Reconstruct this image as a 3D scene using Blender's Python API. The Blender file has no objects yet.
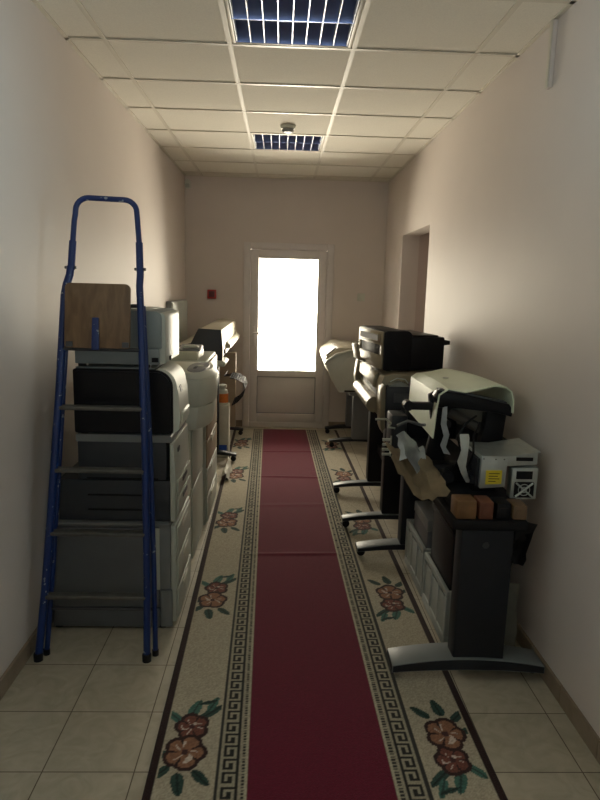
import bpy, bmesh, math, random
import numpy as np
from mathutils import Vector, Matrix
random.seed(7)
S = bpy.context.scene
COL = S.collection
D, W, H = 7.176, 2.2057, 2.7463          # corridor: far wall, width, ceiling
YN = -2.6                                # near end wall behind the camera

# ------------------------------------------------------------------ materials
def new_mat(name):
    m = bpy.data.materials.new(name); m.use_nodes = True
    nt = m.node_tree; b = nt.nodes['Principled BSDF']
    return m, nt, b

def mat(name, col, rough=0.5, metal=0.0, var=0.06, scale=9.0, bump=0.0, bscale=180.0, spec=0.5):
    m, nt, b = new_mat(name)
    n = nt.nodes.new('ShaderNodeTexNoise'); n.inputs['Scale'].default_value = scale; n.inputs['Detail'].default_value = 5
    tc = nt.nodes.new('ShaderNodeTexCoord'); nt.links.new(tc.outputs['Object'], n.inputs['Vector'])
    r = nt.nodes.new('ShaderNodeValToRGB')
    r.color_ramp.elements[0].position = 0.3; r.color_ramp.elements[1].position = 0.7
    r.color_ramp.elements[0].color = tuple(c*(1-var) for c in col)+(1,)
    r.color_ramp.elements[1].color = tuple(min(1, c*(1+var)) for c in col)+(1,)
    nt.links.new(n.outputs['Fac'], r.inputs['Fac']); nt.links.new(r.outputs['Color'], b.inputs['Base Color'])
    b.inputs['Roughness'].default_value = rough; b.inputs['Metallic'].default_value = metal
    b.inputs['Specular IOR Level'].default_value = spec
    if bump:
        n2 = nt.nodes.new('ShaderNodeTexNoise'); n2.inputs['Scale'].default_value = bscale; n2.inputs['Detail'].default_value = 3
        nt.links.new(tc.outputs['Object'], n2.inputs['Vector'])
        bp = nt.nodes.new('ShaderNodeBump'); bp.inputs['Strength'].default_value = bump; bp.inputs['Distance'].default_value = 0.002
        nt.links.new(n2.outputs['Fac'], bp.inputs['Height']); nt.links.new(bp.outputs['Normal'], b.inputs['Normal'])
    return m

M = {}
M['wall'] = mat('wall_paint', (0.66, 0.595, 0.55), 0.55, var=0.02, scale=2.5, bump=0.25, bscale=90)
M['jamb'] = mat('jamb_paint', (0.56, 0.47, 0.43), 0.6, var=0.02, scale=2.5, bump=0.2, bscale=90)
M['tile_ceiling'] = mat('mineral_fibre', (0.74, 0.71, 0.63), 0.9, var=0.05, scale=160, bump=0.5, bscale=260, spec=0.1)
M['grid'] = mat('grid_enamel', (0.60, 0.56, 0.47), 0.45, var=0.02)
M['base_tile'] = mat('skirting_tile', (0.27, 0.21, 0.15), 0.4, var=0.15, scale=14)
M['door_white'] = mat('door_pvc', (0.66, 0.62, 0.60), 0.3, var=0.02)
M['seal'] = mat('rubber_seal', (0.05, 0.05, 0.05), 0.7)
M['metal'] = mat('bare_metal', (0.55, 0.55, 0.53), 0.3, 1.0)
M['steel'] = mat('galvanised_steel', (0.50, 0.55, 0.53), 0.38, 0.7, var=0.10, scale=25)
M['dark_metal'] = mat('dark_metal', (0.08, 0.08, 0.085), 0.4, 0.6)
M['white_plastic'] = mat('white_plastic', (0.62, 0.64, 0.56), 0.4, var=0.03)
M['pale_plastic'] = mat('pale_grey_plastic', (0.45, 0.48, 0.43), 0.42, var=0.04)
M['grey_plastic'] = mat('grey_plastic', (0.19, 0.20, 0.20), 0.4, var=0.08)
M['bluegrey'] = mat('blue_grey_plastic', (0.24, 0.275, 0.275), 0.4, var=0.04)
M['mid_grey'] = mat('mid_grey_plastic', (0.115, 0.122, 0.13), 0.42, var=0.05)
M['slate'] = mat('slate_plastic', (0.030, 0.035, 0.043), 0.45, var=0.06)
M['charcoal'] = mat('charcoal_plastic', (0.016, 0.018, 0.023), 0.5, var=0.08, spec=0.25)
M['black'] = mat('black_plastic', (0.007, 0.007, 0.009), 0.45, var=0.1, spec=0.25)
M['black_gloss'] = mat('black_gloss_plastic', (0.006, 0.006, 0.008), 0.3, var=0.1, spec=0.25)
M['beige'] = mat('beige_plastic', (0.50, 0.46, 0.35), 0.38, var=0.04)
M['champagne'] = mat('champagne_plastic', (0.27, 0.24, 0.165), 0.38, 0.15, var=0.04)
M['tan'] = mat('tan_plastic', (0.40, 0.32, 0.23), 0.45, var=0.08)
M['cream'] = mat('cream_plastic', (0.62, 0.60, 0.46), 0.4, var=0.04)
M['mint'] = mat('pale_green_plastic', (0.74, 0.82, 0.64), 0.4, var=0.04)
M['led'] = mat('label_grey', (0.24, 0.25, 0.26), 0.45, var=0.03)
M['crate'] = mat('crate_plastic', (0.36, 0.39, 0.37), 0.5, var=0.08)
M['red'] = mat('red_plastic', (0.42, 0.04, 0.03), 0.35)
M['yellow'] = mat('yellow_paper', (0.68, 0.55, 0.03), 0.6, var=0.06, scale=40)
M['orange'] = mat('orange_paper', (0.72, 0.20, 0.03), 0.55, var=0.12, scale=40)
M['blue_label'] = mat('blue_paper', (0.01, 0.07, 0.42), 0.5)
M['ochre'] = mat('ochre_wood', (0.17, 0.085, 0.03), 0.6, var=0.15, scale=20)
M['rust'] = mat('rust_red', (0.16, 0.055, 0.028), 0.6, var=0.15, scale=20)
M['tanwood'] = mat('tan_block', (0.16, 0.10, 0.055), 0.6, var=0.15, scale=20)
M['dirty_white'] = mat('dirty_white_carton', (0.56, 0.55, 0.47), 0.6, var=0.08, scale=20)
M['kraft'] = mat('kraft_paper', (0.19, 0.145, 0.085), 0.75, var=0.2, scale=14, bump=0.4, bscale=60)
M['film'] = mat('silver_film', (0.38, 0.42, 0.44), 0.3, 0.5, var=0.2, scale=18)
M['polythene'] = mat('dull_polythene', (0.25, 0.245, 0.205), 0.45, var=0.12, scale=12)
M['wood_board'] = None
M['foot_lit_top'] = mat('foot_plastic_lit_top', (0.15, 0.17, 0.175), 0.45, var=0.05)  # paler tone for foot tops, imitating light from above
M['tread'] = mat('worn_tread_metal', (0.10, 0.095, 0.085), 0.45, 0.3, var=0.2, scale=30)
# worn blue enamel with chips
def blue_enamel():
    m, nt, b = new_mat('worn_blue_enamel')
    tc = nt.nodes.new('ShaderNodeTexCoord')
    n = nt.nodes.new('ShaderNodeTexNoise'); n.inputs['Scale'].default_value = 38; n.inputs['Detail'].default_value = 6
    nt.links.new(tc.outputs['Object'], n.inputs['Vector'])
    r = nt.nodes.new('ShaderNodeValToRGB'); e = r.color_ramp.elements
    e[0].position = 0.66; e[0].color = (0.004, 0.023, 0.125, 1)
    e[1].position = 0.70; e[1].color = (0.30, 0.34, 0.38, 1)
    nt.links.new(n.outputs['Fac'], r.inputs['Fac']); nt.links.new(r.outputs['Color'], b.inputs['Base Color'])
    b.inputs['Roughness'].default_value = 0.28
    return m
M['blue'] = blue_enamel()
def wood():
    m, nt, b = new_mat('stained_plywood')
    tc = nt.nodes.new('ShaderNodeTexCoord'); mp = nt.nodes.new('ShaderNodeMapping')
    mp.inputs['Scale'].default_value = (14, 14, 2.2); nt.links.new(tc.outputs['Object'], mp.inputs['Vector'])
    n = nt.nodes.new('ShaderNodeTexNoise'); n.inputs['Scale'].default_value = 2.5; n.inputs['Detail'].default_value = 7
    n.inputs['Distortion'].default_value = 1.2
    nt.links.new(mp.outputs['Vector'], n.inputs['Vector'])
    r = nt.nodes.new('ShaderNodeValToRGB'); e = r.color_ramp.elements
    e[0].position = 0.3; e[0].color = (0.125, 0.07, 0.033, 1); e[1].position = 0.72; e[1].color = (0.22, 0.13, 0.064, 1)
    nt.links.new(n.outputs['Fac'], r.inputs['Fac']); nt.links.new(r.outputs['Color'], b.inputs['Base Color'])
    b.inputs['Roughness'].default_value = 0.5
    return m
M['wood_board'] = wood()
def floor_mat():
    m, nt, b = new_mat('beige_floor_tiles')
    tc = nt.nodes.new('ShaderNodeTexCoord'); mp = nt.nodes.new('ShaderNodeMapping')
    T = 0.3025
    mp.inputs['Location'].default_value = (-(0.3027-T), -(2.4796-40*T), 0)
    nt.links.new(tc.outputs['Object'], mp.inputs['Vector'])
    br = nt.nodes.new('ShaderNodeTexBrick'); br.offset = 0; br.squash = 1
    br.inputs['Scale'].default_value = 1; br.inputs['Brick Width'].default_value = T; br.inputs['Row Height'].default_value = T
    br.inputs['Mortar Size'].default_value = 0.0022; br.inputs['Mortar Smooth'].default_value = 0.2
    br.inputs['Color1'].default_value = (0.47, 0.425, 0.33, 1); br.inputs['Color2'].default_value = (0.51, 0.465, 0.365, 1)
    br.inputs['Mortar'].default_value = (0.12, 0.09, 0.06, 1)
    nt.links.new(mp.outputs['Vector'], br.inputs['Vector'])
    n = nt.nodes.new('ShaderNodeTexNoise'); n.inputs['Scale'].default_value = 11; n.inputs['Detail'].default_value = 8; n.inputs['Distortion'].default_value = 1.5
    nt.links.new(tc.outputs['Object'], n.inputs['Vector'])
    r = nt.nodes.new('ShaderNodeValToRGB'); e = r.color_ramp.elements
    e[0].position = 0.3; e[0].color = (0.78, 0.77, 0.74, 1); e[1].position = 0.7; e[1].color = (1, 1, 1, 1)
    nt.links.new(n.outputs['Fac'], r.inputs['Fac'])
    mx = nt.nodes.new('ShaderNodeMix'); mx.data_type = 'RGBA'; mx.blend_type = 'MULTIPLY'; mx.inputs['Factor'].default_value = 1
    nt.links.new(br.outputs['Color'], mx.inputs[6]); nt.links.new(r.outputs['Color'], mx.inputs[7])
    nt.links.new(mx.outputs[2], b.inputs['Base Color'])
    b.inputs['Roughness'].default_value = 0.42
    bp = nt.nodes.new('ShaderNodeBump'); bp.inputs['Strength'].default_value = 0.4; bp.inputs['Distance'].default_value = 0.002; bp.invert = True
    nt.links.new(br.outputs['Fac'], bp.inputs['Height']); nt.links.new(bp.outputs['Normal'], b.inputs['Normal'])
    return m
M['floor'] = floor_mat()
def glass_mat():
    m, nt, b = new_mat('clear_glass'); nt.nodes.remove(b)
    out = nt.nodes['Material Output']
    t = nt.nodes.new('ShaderNodeBsdfTransparent'); t.inputs['Color'].default_value = (0.95, 0.97, 0.95, 1)
    g = nt.nodes.new('ShaderNodeBsdfGlossy'); g.inputs['Roughness'].default_value = 0.03
    mx = nt.nodes.new('ShaderNodeMixShader'); fr = nt.nodes.new('ShaderNodeFresnel'); fr.inputs['IOR'].default_value = 1.45
    nt.links.new(fr.outputs['Fac'], mx.inputs['Fac']); nt.links.new(t.outputs[0], mx.inputs[1]); nt.links.new(g.outputs[0], mx.inputs[2])
    nt.links.new(mx.outputs[0], out.inputs['Surface'])
    return m
M['glass'] = glass_mat()
M['louvre'] = mat('daylight_tinted_louvre', (0.24, 0.33, 0.66), 0.34, 0.75, var=0.03)  # cool daylight reflection put into the base colour as blue
M['louvre_edge'] = mat('bright_louvre_blade', (0.72, 0.76, 0.84), 0.35, 0.3, var=0.02)
M['tube_white'] = mat('tube_phosphor', (0.75, 0.76, 0.76), 0.3, var=0.01)

# ------------------------------------------------------------------ mesh helper
class MB:
    def __init__(s): s.v = []; s.f = []; s.mi = []; s.cur = 0
    def add(s, vs, fs):
        o = len(s.v); s.v += [tuple(x) for x in vs]; s.f += [tuple(i+o for i in f) for f in fs]; s.mi += [s.cur]*len(fs); return s
    def m(s, i): s.cur = i; return s
    def box(s, x0, y0, z0, x1, y1, z1):
        return s.hexa([(x0,y0,z0),(x1,y0,z0),(x1,y1,z0),(x0,y1,z0),(x0,y0,z1),(x1,y0,z1),(x1,y1,z1),(x0,y1,z1)])
    def hexa(s, p):
        return s.add(p, [(0,3,2,1),(4,5,6,7),(0,1,5,4),(1,2,6,5),(2,3,7,6),(3,0,4,7)])
    def prism(s, pts, a, b, axis='y', pts2=None):
        # pts are (x,z) for axis y, (y,z) for axis x, (x,y) for axis z; pts2 optional end profile
        n = len(pts); q = pts2 or pts
        def mk(p, t):
            return {'y': (p[0], t, p[1]), 'x': (t, p[0], p[1]), 'z': (p[0], p[1], t)}[axis]
        vs = [mk(p, a) for p in pts]+[mk(p, b) for p in q]
        fs = [tuple(range(n)), tuple(range(2*n-1, n-1, -1))]+[(i, i+n, (i+1) % n+n, (i+1) % n) for i in range(n)]
        return s.add(vs, fs)
    def tube(s, path, r, n=12, cap=True):
        P = [Vector(p) for p in path]; R = r if isinstance(r, (list, tuple)) else [r]*len(P)
        vs = []; ref = None
        for i, p in enumerate(P):
            t = (P[min(i+1, len(P)-1)]-P[max(i-1, 0)]).normalized()
            if ref is None:
                ref = Vector((0, 1, 0)) if abs(t.y) < 0.8 else Vector((1, 0, 0))
            u = (ref - t*ref.dot(t)).normalized(); w = t.cross(u); ref = u
            for k in range(n):
                a = 2*math.pi*k/n; vs.append(p+(u*math.cos(a)+w*math.sin(a))*R[i])
        fs = [(i*n+k, i*n+(k+1) % n, (i+1)*n+(k+1) % n, (i+1)*n+k) for i in range(len(P)-1) for k in range(n)]
        if cap: fs += [tuple(range(n-1, -1, -1)), tuple((len(P)-1)*n+k for k in range(n))]
        return s.add(vs, fs)
    def lathe(s, prof, c, axis=(0,0,1), n=24):
        A = Vector(axis).normalized(); u = A.orthogonal().normalized(); w = A.cross(u); c = Vector(c)
        vs = []
        for (r, h) in prof:
            for k in range(n):
                a = 2*math.pi*k/n; vs.append(c+A*h+(u*math.cos(a)+w*math.sin(a))*max(r, 1e-4))
        fs = [(i*n+k, i*n+(k+1) % n, (i+1)*n+(k+1) % n, (i+1)*n+k) for i in range(len(prof)-1) for k in range(n)]
        fs += [tuple(range(n-1, -1, -1)), tuple((len(prof)-1)*n+k for k in range(n))]
        return s.add(vs, fs)
    def sheet(s, grid, th):
        # grid[i][j] points -> closed thin sheet
        ni, nj = len(grid), len(grid[0]); P = [[Vector(p) for p in r] for r in grid]
        top = []; bot = []
        for i in range(ni):
            for j in range(nj):
                a = P[min(i+1, ni-1)][j]-P[max(i-1, 0)][j]; b = P[i][min(j+1, nj-1)]-P[i][max(j-1, 0)]
                nn = a.cross(b); nn = nn.normalized() if nn.length > 1e-9 else Vector((0,0,1))
                top.append(P[i][j]); bot.append(P[i][j]-nn*th)
        N = ni*nj; I = lambda i, j: i*nj+j
        fs = []
        for i in range(ni-1):
            for j in range(nj-1):
                q = (I(i,j), I(i+1,j), I(i+1,j+1), I(i,j+1)); fs.append(q); fs.append(tuple(N+x for x in reversed(q)))
        ring = [I(i,0) for i in range(ni)]+[I(ni-1,j) for j in range(1,nj)]+[I(i,nj-1) for i in range(ni-2,-1,-1)]+[I(0,j) for j in range(nj-2,0,-1)]
        for k in range(len(ring)):
            a, b = ring[k], ring[(k+1) % len(ring)]; fs.append((b, a, N+a, N+b))
        return s.add(top+bot, fs)
    def build(s, name, mats, parent=None, bevel=0.0, seg=2, smooth=True):
        me = bpy.data.meshes.new(name); off = ORG.get(parent.name, Vector((0,0,0))) if parent else Vector((0,0,0))
        me.from_pydata([tuple(Vector(v)-off) for v in s.v], [], s.f)
        mats = mats if isinstance(mats, (list, tuple)) else [mats]
        for mm in mats: me.materials.append(mm)
        me.polygons.foreach_set('material_index', s.mi)
        bm = bmesh.new(); bm.from_mesh(me)
        bmesh.ops.recalc_face_normals(bm, faces=bm.faces)
        if bevel:
            ed = [e for e in bm.edges if len(e.link_faces) == 2 and e.calc_face_angle(0) > 0.6]
            bmesh.ops.bevel(bm, geom=ed, offset=bevel, segments=seg, affect='EDGES', profile=0.5, clamp_overlap=True)
        for f in bm.faces: f.smooth = smooth
        for e in bm.edges:
            if len(e.link_faces) == 2 and e.calc_face_angle(0) > 0.65: e.smooth = False
        bm.to_mesh(me); bm.free()
        o = bpy.data.objects.new(name, me); COL.objects.link(o)
        if parent: o.parent = parent
        ORG[o.name] = off
        return o
ORG = {}
def tag(o, label=None, cat=None, group=None, kind=None):
    if label: o['label'] = label
    if cat: o['category'] = cat
    if group: o['group'] = group
    if kind: o['kind'] = kind
    return o
def thing(name, label, cat, loc, rz=0.0, group=None, kind=None, local=False):
    o = bpy.data.objects.new(name, None); COL.objects.link(o); o.empty_display_size = 0.1
    o.location = loc; o.rotation_euler = (0, 0, rz)
    ORG[o.name] = Vector((0,0,0)) if local else Vector(loc)
    return tag(o, label, cat, group, kind)
def struct(mb, name, m, parent=None, bevel=0.0, smooth=False):
    o = mb.build(name, m, parent, bevel, smooth=smooth)
    if not parent: o['kind'] = 'structure'
    return o
def arc(cx, cz, r, a0, a1, n=6):
    return [(cx+r*math.cos(math.radians(a0+(a1-a0)*i/n)), cz+r*math.sin(math.radians(a0+(a1-a0)*i/n))) for i in range(n+1)]
def rrect(x0, z0, x1, z1, rs, n=6):
    # rs: radii bl, br, tr, tl
    p = []
    for (cx, cz, r, a) in ((x0+rs[0], z0+rs[0], rs[0], 180), (x1-rs[1], z0+rs[1], rs[1], 270), (x1-rs[2], z1-rs[2], rs[2], 0), (x0+rs[3], z1-rs[3], rs[3], 90)):
        p += arc(cx, cz, r, a, a+90, n) if r > 0 else [(cx, cz)]
    return p

# ------------------------------------------------------------------ room shell
t = 0.16
struct(MB().box(-t, YN-t, -0.12, W+1.3, D+t, 0), 'floor', M['floor'])
xA, y1 = 0.1889, 3.332
LX0, LX1 = xA+.6+.014, xA+1.2-.014
LY = ((y1-.6+.014, y1-.014), (y1+1.8+.014, y1+2.4-.014))
cb_ = MB().box(-t, YN-t, H, LX0, D+t, H+.12).box(LX1, YN-t, H, W+1.3, D+t, H+.12)
for a_, b_ in ((YN-t, LY[0][0]), (LY[0][1], LY[1][0]), (LY[1][1], D+t)): cb_.box(LX0, a_, H, LX1, b_, H+.12)
for a_, b_ in LY: cb_.box(LX0, a_, H+.10, LX1, b_, H+.12)
cl = struct(cb_, 'ceiling', M['tile_ceiling'])
gb = MB()
for k in range(4): gb.box(xA+.6*k-.012, YN, H-.005, xA+.6*k+.012, D, H-.0002)
for j in range(-10, 8):
    y = y1+.6*(j-1)
    if y < D-0.03: gb.box(0, y-.012, H-.006, W, y+.012, H-.0004)
for x in (0, W-.02): gb.box(x, YN, H-.006, x+.02, D, H-.0003)
gb.box(0, D-.02, H-.006, W, D, H-.0003)
struct(gb, 'ceiling_grid', M['grid'], cl)
sy0, sy1, sz1 = 0.20, 1.50, 2.40
szl, szr = 1.85, 1.30        # sills of two high side windows, added out of view for light
struct(MB().box(-t, YN, 0, 0, sy0, H).box(-t, sy1, 0, 0, D, H).box(-t, sy0, sz1, 0, sy1, H).box(-t, sy0, 0, 0, sy1, szl), 'wall_left', M['wall'])
# right wall with the opening
oy0, oy1, oz = 5.065, 6.183, 2.105
wr = MB()
wr.box(W, YN, 0, W+t, sy0, H).box(W, sy1, 0, W+t, oy0, H).box(W, sy0, sz1, W+t, sy1, H).box(W, sy0, 0, W+t, sy1, szr).box(W, oy1, 0, W+t, D, H).box(W, oy0, oz, W+t, oy1, H)
struct(wr, 'wall_right', M['wall'])
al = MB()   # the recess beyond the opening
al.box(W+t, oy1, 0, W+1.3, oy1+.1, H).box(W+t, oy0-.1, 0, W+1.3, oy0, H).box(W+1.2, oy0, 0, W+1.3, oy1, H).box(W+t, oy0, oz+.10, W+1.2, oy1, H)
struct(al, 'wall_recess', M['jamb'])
# far wall with the door opening
dx0, dx1, dz = 0.655, 1.625, 2.055
wf = MB()
wf.box(-t, D, 0, dx0, D+t, H).box(dx1, D, 0, W+t, D+t, H).box(dx0, D, dz, dx1, D+t, H)
struct(wf, 'wall_far', M['wall'])
# near wall; glazing added unseen behind the camera as a light source
nx0, nx1, nz0, nz1 = 0.2, 2.0, 1.3, 2.4
wn = MB()
wn.box(-t, YN-t, 0, nx0, YN, H).box(nx1, YN-t, 0, W+t, YN, H).box(nx0, YN-t, 0, nx1, YN, nz0).box(nx0, YN-t, nz1, nx1, YN, H)
struct(wn, 'wall_near', M['wall'])
wi = MB()
for (a, b) in ((nx0, nx0+.05), (1.07, 1.13), (nx1-.05, nx1)): wi.box(a, YN-.1, nz0, b, YN-.04, nz1)
for (a, b) in ((nz0, nz0+.05), (nz1-.05, nz1)): wi.box(nx0+.05, YN-.1, a, nx1-.05, YN-.04, b)
wo = struct(wi, 'added_window_1', M['door_white'])
struct(MB().box(nx0+.05, YN-.072, nz0+.05, nx1-.05, YN-.068, nz1-.05), 'pane', M['glass'], wo)
# frames of the side windows, invented to brighten the corridor walls
for nm, xa_, sz0 in (('added_window_2', -.12, szl), ('added_window_3', W+.06, szr)):
    g_ = MB()
    for q in ((sy0, sz0, sy0+.06, sz1), (sy1-.06, sz0, sy1, sz1), (sy0+.06, sz1-.06, sy1-.06, sz1), (sy0+.06, sz0, sy1-.06, sz0+.06)):
        g_.box(xa_, q[0], q[1], xa_+.06, q[2], q[3])
    d_o = struct(g_, nm, M['door_white'])
    MB().box(xa_+.028, sy0+.06, sz0+.06, xa_+.032, sy1-.06, sz1-.06).build('pane', M['glass'], d_o)
# skirting tiles
def skirt(name, boxes):
    b = MB()
    for q in boxes: b.box(*q)
    struct(b, name, M['base_tile'])
bl = [(0, y, 0, .012, y+.298, .074) for y in np.arange(YN, D-.3, .3025)]
skirt('baseboard_left', bl)
skirt('baseboard_right', [(W-.012, y, 0, W, min(y+.298, oy0), .074) for y in np.arange(YN, oy0-.05, .3025)]+[(W-.012, oy1, 0, W, oy1+.49, .074), (W-.012, oy1+.495, 0, W, D-.013, .074)])
skirt('baseboard_far', [(.013, D-.012, 0, .3, D, .074), (.305, D-.012, 0, dx0, D, .074), (dx1, D-.012, 0, 1.9, D, .074), (1.905, D-.012, 0, W-.013, D, .074)])

# far door
dr = thing('door_1', None, None, (dx0, D, 0), kind='structure')
a0_, a1_, z1d = dx0+.066, dx1-.066, dz-.064
fr = MB()
fr.box(dx0-.012, D-.022, .0, dx0+.062, D+.06, dz+.012).box(dx1-.062, D-.022, .0, dx1+.012, D+.06, dz+.012).box(dx0+.062, D-.022, dz-.06, dx1-.062, D+.06, dz+.012)
fr.box(dx0+.062, D+.034, .05, a0_+.02, D+.06, dz-.06).box(a1_-.02, D+.034, .05, dx1-.062, D+.06, dz-.06).box(a0_+.02, D+.034, z1d-.02, a1_-.02, D+.06, dz-.06)
fr.build('door_frame', M['door_white'], dr, .006)
MB().box(dx0+.063, D-.03, 0, dx1-.063, D+.06, .0615).build('threshold', M['door_white'], dr, .006)
lf = MB()
a0, a1, z0, z1 = dx0+.066, dx1-.066, .062, dz-.064
gx0, gx1 = .805, 1.472; gz0, gz1 = .655, 1.905; pz0, pz1 = .165, .59
lf.box(a0, D-.035, z0, gx0, D+.03, z1).box(gx1, D-.035, z0, a1, D+.03, z1).box(gx0, D-.035, gz1, gx1, D+.03, z1)
lf.box(gx0, D-.035, pz1, gx1, D+.03, gz0).box(gx0, D-.035, z0, gx1, D+.03, pz0)
leaf = lf.build('door_leaf', M['door_white'], dr, .007)
MB().box(gx0+.002, D-.014, pz0+.002, gx1-.002, D+.012, pz1-.002).build('door_panel', M['door_white'], dr, .004)
gs = MB()
for q in ((gx0, pz0, gx0+.008, pz1), (gx1-.008, pz0, gx1, pz1), (gx0+.008, pz0, gx1-.008, pz0+.008), (gx0+.008, pz1-.008, gx1-.008, pz1),
          (gx0, gz0, gx0+.008, gz1), (gx1-.008, gz0, gx1, gz1), (gx0+.008, gz0, gx1-.008, gz0+.008), (gx0+.008, gz1-.008, gx1-.008, gz1)):
    gs.box(q[0], D-.024, q[1], q[2], D-.0145, q[3])
gs.build('glazing_seal', M['led'], dr)
MB().box(gx0+.008, D-.006, gz0+.008, gx1-.008, D-.002, gz1-.008).build('door_glass', M['glass'], dr)
hn = MB()
hn.box(.752, D-.047, .93, .780, D-.0355, 1.15).tube([(.766, D-.045, 1.08), (.766, D-.085, 1.08), (.80, D-.09, 1.08), (.87, D-.09, 1.078)], .009)
hn.build('door_handle', M['door_white'], dr, .002)
hg = MB()
for z in (.3, 1.05, 1.8): hg.tube([(a1+.004, D-.04, z), (a1+.004, D-.04, z+.09)], .009)
hg.build('hinge', M['door_white'], dr)

# ------------------------------------------------------------------ carpet runner
def carpet():
    Wc, L0, L1 = 1.16, 0.55, 7.03
    org = Vector((1.236, 1.758, 0))
    rz = math.radians(1.02)
    u = np.linspace(-Wc/2, Wc/2, 233)
    v = np.concatenate([np.arange(L0-1.758, 1.9, .005), np.arange(1.9, L1-1.758, .0075)])
    U, V = np.meshgrid(u, v); sh = U.shape
    rng = np.random.default_rng(3)
    n1 = rng.random(sh)
    col = np.zeros(sh+(3,))
    edge = .03
    rl, rr = -.254, .229            # red field
    bl_, br_ = -.358, .342          # outer sides of the key border
    beige = np.array([.385, .345, .26]); dark = np.array([.014, .014, .013]); keybg = np.array([.31, .285, .21])
    red = np.array([.115, .005, .022]); mar = np.array([.020, .006, .006])
    col[:] = beige
    col *= (0.78+0.44*n1)[..., None]
    # faint weave rows on the beige field
    isred = (U > rl) & (U < rr)
    col[isred] = red; col[isred] *= (0.85+.3*n1[isred])[:, None]
    ky = 0
    for (a, b, sgn) in ((bl_, rl, 1), (rr, br_, -1)):
        m = (U >= a) & (U <= b)
        w = b-a; p = (U-a)/w
        if sgn < 0: p = 1-p
        # p: 0 outer side, 1 red side
        c = np.tile(keybg, sh+(1,))
        R = 0.062
        q = (V/R) % 1.0
        kx = (p-.2)/.52                       # key band local 0..1
        inb = (kx >= 0) & (kx <= 1)
        gx = np.clip((kx*5).astype(int), 0, 4); gy = np.clip((q*6).astype(int), 0, 5)
        pat = np.array([[1,1,1,1,1,0],      # gx=0
                        [1,0,0,0,1,0],
                        [1,0,1,0,1,0],
                        [1,0,1,1,1,0],
                        [1,0,0,0,0,0]])
        pat[4] = [1,1,1,1,1,1]; pat[3] = [0,0,0,0,1,0]; pat[2] = [1,1,1,0,1,0]; pat[1] = [1,0,0,0,1,0]; pat[0] = [1,1,1,1,1,0]
        k = (pat[gx, gy] == 1) & inb
        c[k] = dark
        ln = ((p > .0) & (p < .12))
        c[ln] = dark*2
        ln2 = ((p > .80) & (p < .92)) & (((V/.014) % 1.0) < .6)
        c[ln2] = dark*1.5
        lt = (p > .93)
        c[lt] = keybg*1.25
        c *= (0.8+0.4*n1)[..., None]
        col[m] = c[m]
    em = (U < -Wc/2+edge) | (U > Wc/2-edge)
    col[em] = mar; 
    fr_ = (V < L0-1.758+.02) | (V > L1-1.758-.015)
    # roses
    leafc = np.array([.022, .055, .045]); teal = np.array([.045, .13, .105])
    petal1 = np.array([.155, .05, .035]); petal2 = np.array([.24, .115, .065]); outl = np.array([.028, .010, .010]); pale = np.array([.50, .42, .36])
    def setm(mask, c):
        col[mask] = c*(0.75+.5*n1[mask])[:, None]
    def rose(cu, cv, rad, pc, ph):
        du, dv = U-cu, V-cv; r = np.hypot(du, dv*.85); a = np.arctan2(dv, du)
        edge_r = rad*(.84+.16*np.abs(np.cos(2.5*(a-ph))))
        ins = (r < edge_r) & lim
        setm(ins, pc)
        setm((r < edge_r) & (r > edge_r-.014) & lim, outl)
        setm((r < rad*.8) & (r > rad*.3) & (np.abs(np.sin(2.5*(a-ph))) > .975) & lim, outl)
        sp = (r < rad*.58) & (r > rad*.14) & (np.abs(np.sin(2.5*(a-ph)+2.2*r/rad+.8*np.sin(3*a))) > .955) & lim
        setm(sp, pale)
        setm((r < rad*.16) & lim, outl*2)
    def leaf_(cu, cv, ang, ln, wd, c):
        du, dv = U-cu, V-cv; ca, sa = math.cos(ang), math.sin(ang)
        x = du*ca+dv*sa; y = -du*sa+dv*ca
        s_ = x/ln
        ins = (s_ > 0) & (s_ < 1) & (np.abs(y) < wd*np.sqrt(np.clip(4*s_*(1-s_), 0, 1))*(1-.35*s_)) & lim
        setm(ins, c)
        setm(ins & (np.abs(y) < .0035), c*.4)
    for side in (-1, 1):
        cu0 = -.466 if side < 0 else .455
        lim = (U < bl_-.003) & (U > -Wc/2+edge) if side < 0 else (U > br_+.003) & (U < Wc/2-edge)
        for k in range(-1, 5):
            cv = (2.02 if side < 0 else 1.99)-1.758+1.085*k
            s = 1 if side < 0 else -1
            f = side
            # leaves at both ends
            for (du, dv, ang, ln, wd, c) in ((-.01, .13, 1.25, .10, .026, teal), (.03, .12, .75, .11, .022, leafc), (.055, .16, 1.2, .09, .018, teal), (-.04, .10, 2.3, .085, .022, teal),
                                             (.02, .20, .35, .07, .013, leafc), (-.02, -.15, -1.4, .10, .026, leafc), (.03, -.14, -.85, .09, .022, leafc), (-.05, -.12, -2.3, .085, .022, leafc), (-.06, -.06, 3.5, .05, .02, leafc)):
                leaf_(cu0+du*(-f)*1.0, cv+dv*s*1.0, ang*s if f < 0 else math.pi-ang*s, ln, wd, c)
            rose(cu0-.004*f, cv+.075*s, .066, petal1, .6)
            rose(cu0+.006*f, cv-.055*s, .078, petal2, 1.2+.3*k)
    # wrinkles across the runner
    Z = np.full(sh, .008)
    for (yc, hh, ww, sk) in ((3.62, .006, .02, .02), (5.2, .008, .02, -.03), (6.05, .007, .02, .02), (4.5, .003, .03, .05)):
        Z += hh*np.exp(-((V-(yc-1.758)-sk*U)/ww)**2)*np.exp(-(U/.33)**4)
    Z += .0012*np.sin(U*9+V*2)*np.sin(V*5.3)
    vs = np.stack([U, V, Z], -1).reshape(-1, 3)
    ni, nj = sh; I = np.arange(ni*nj).reshape(ni, nj)
    q = np.stack([I[:-1,:-1], I[:-1,1:], I[1:,1:], I[1:,:-1]], -1).reshape(-1, 4)
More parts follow.
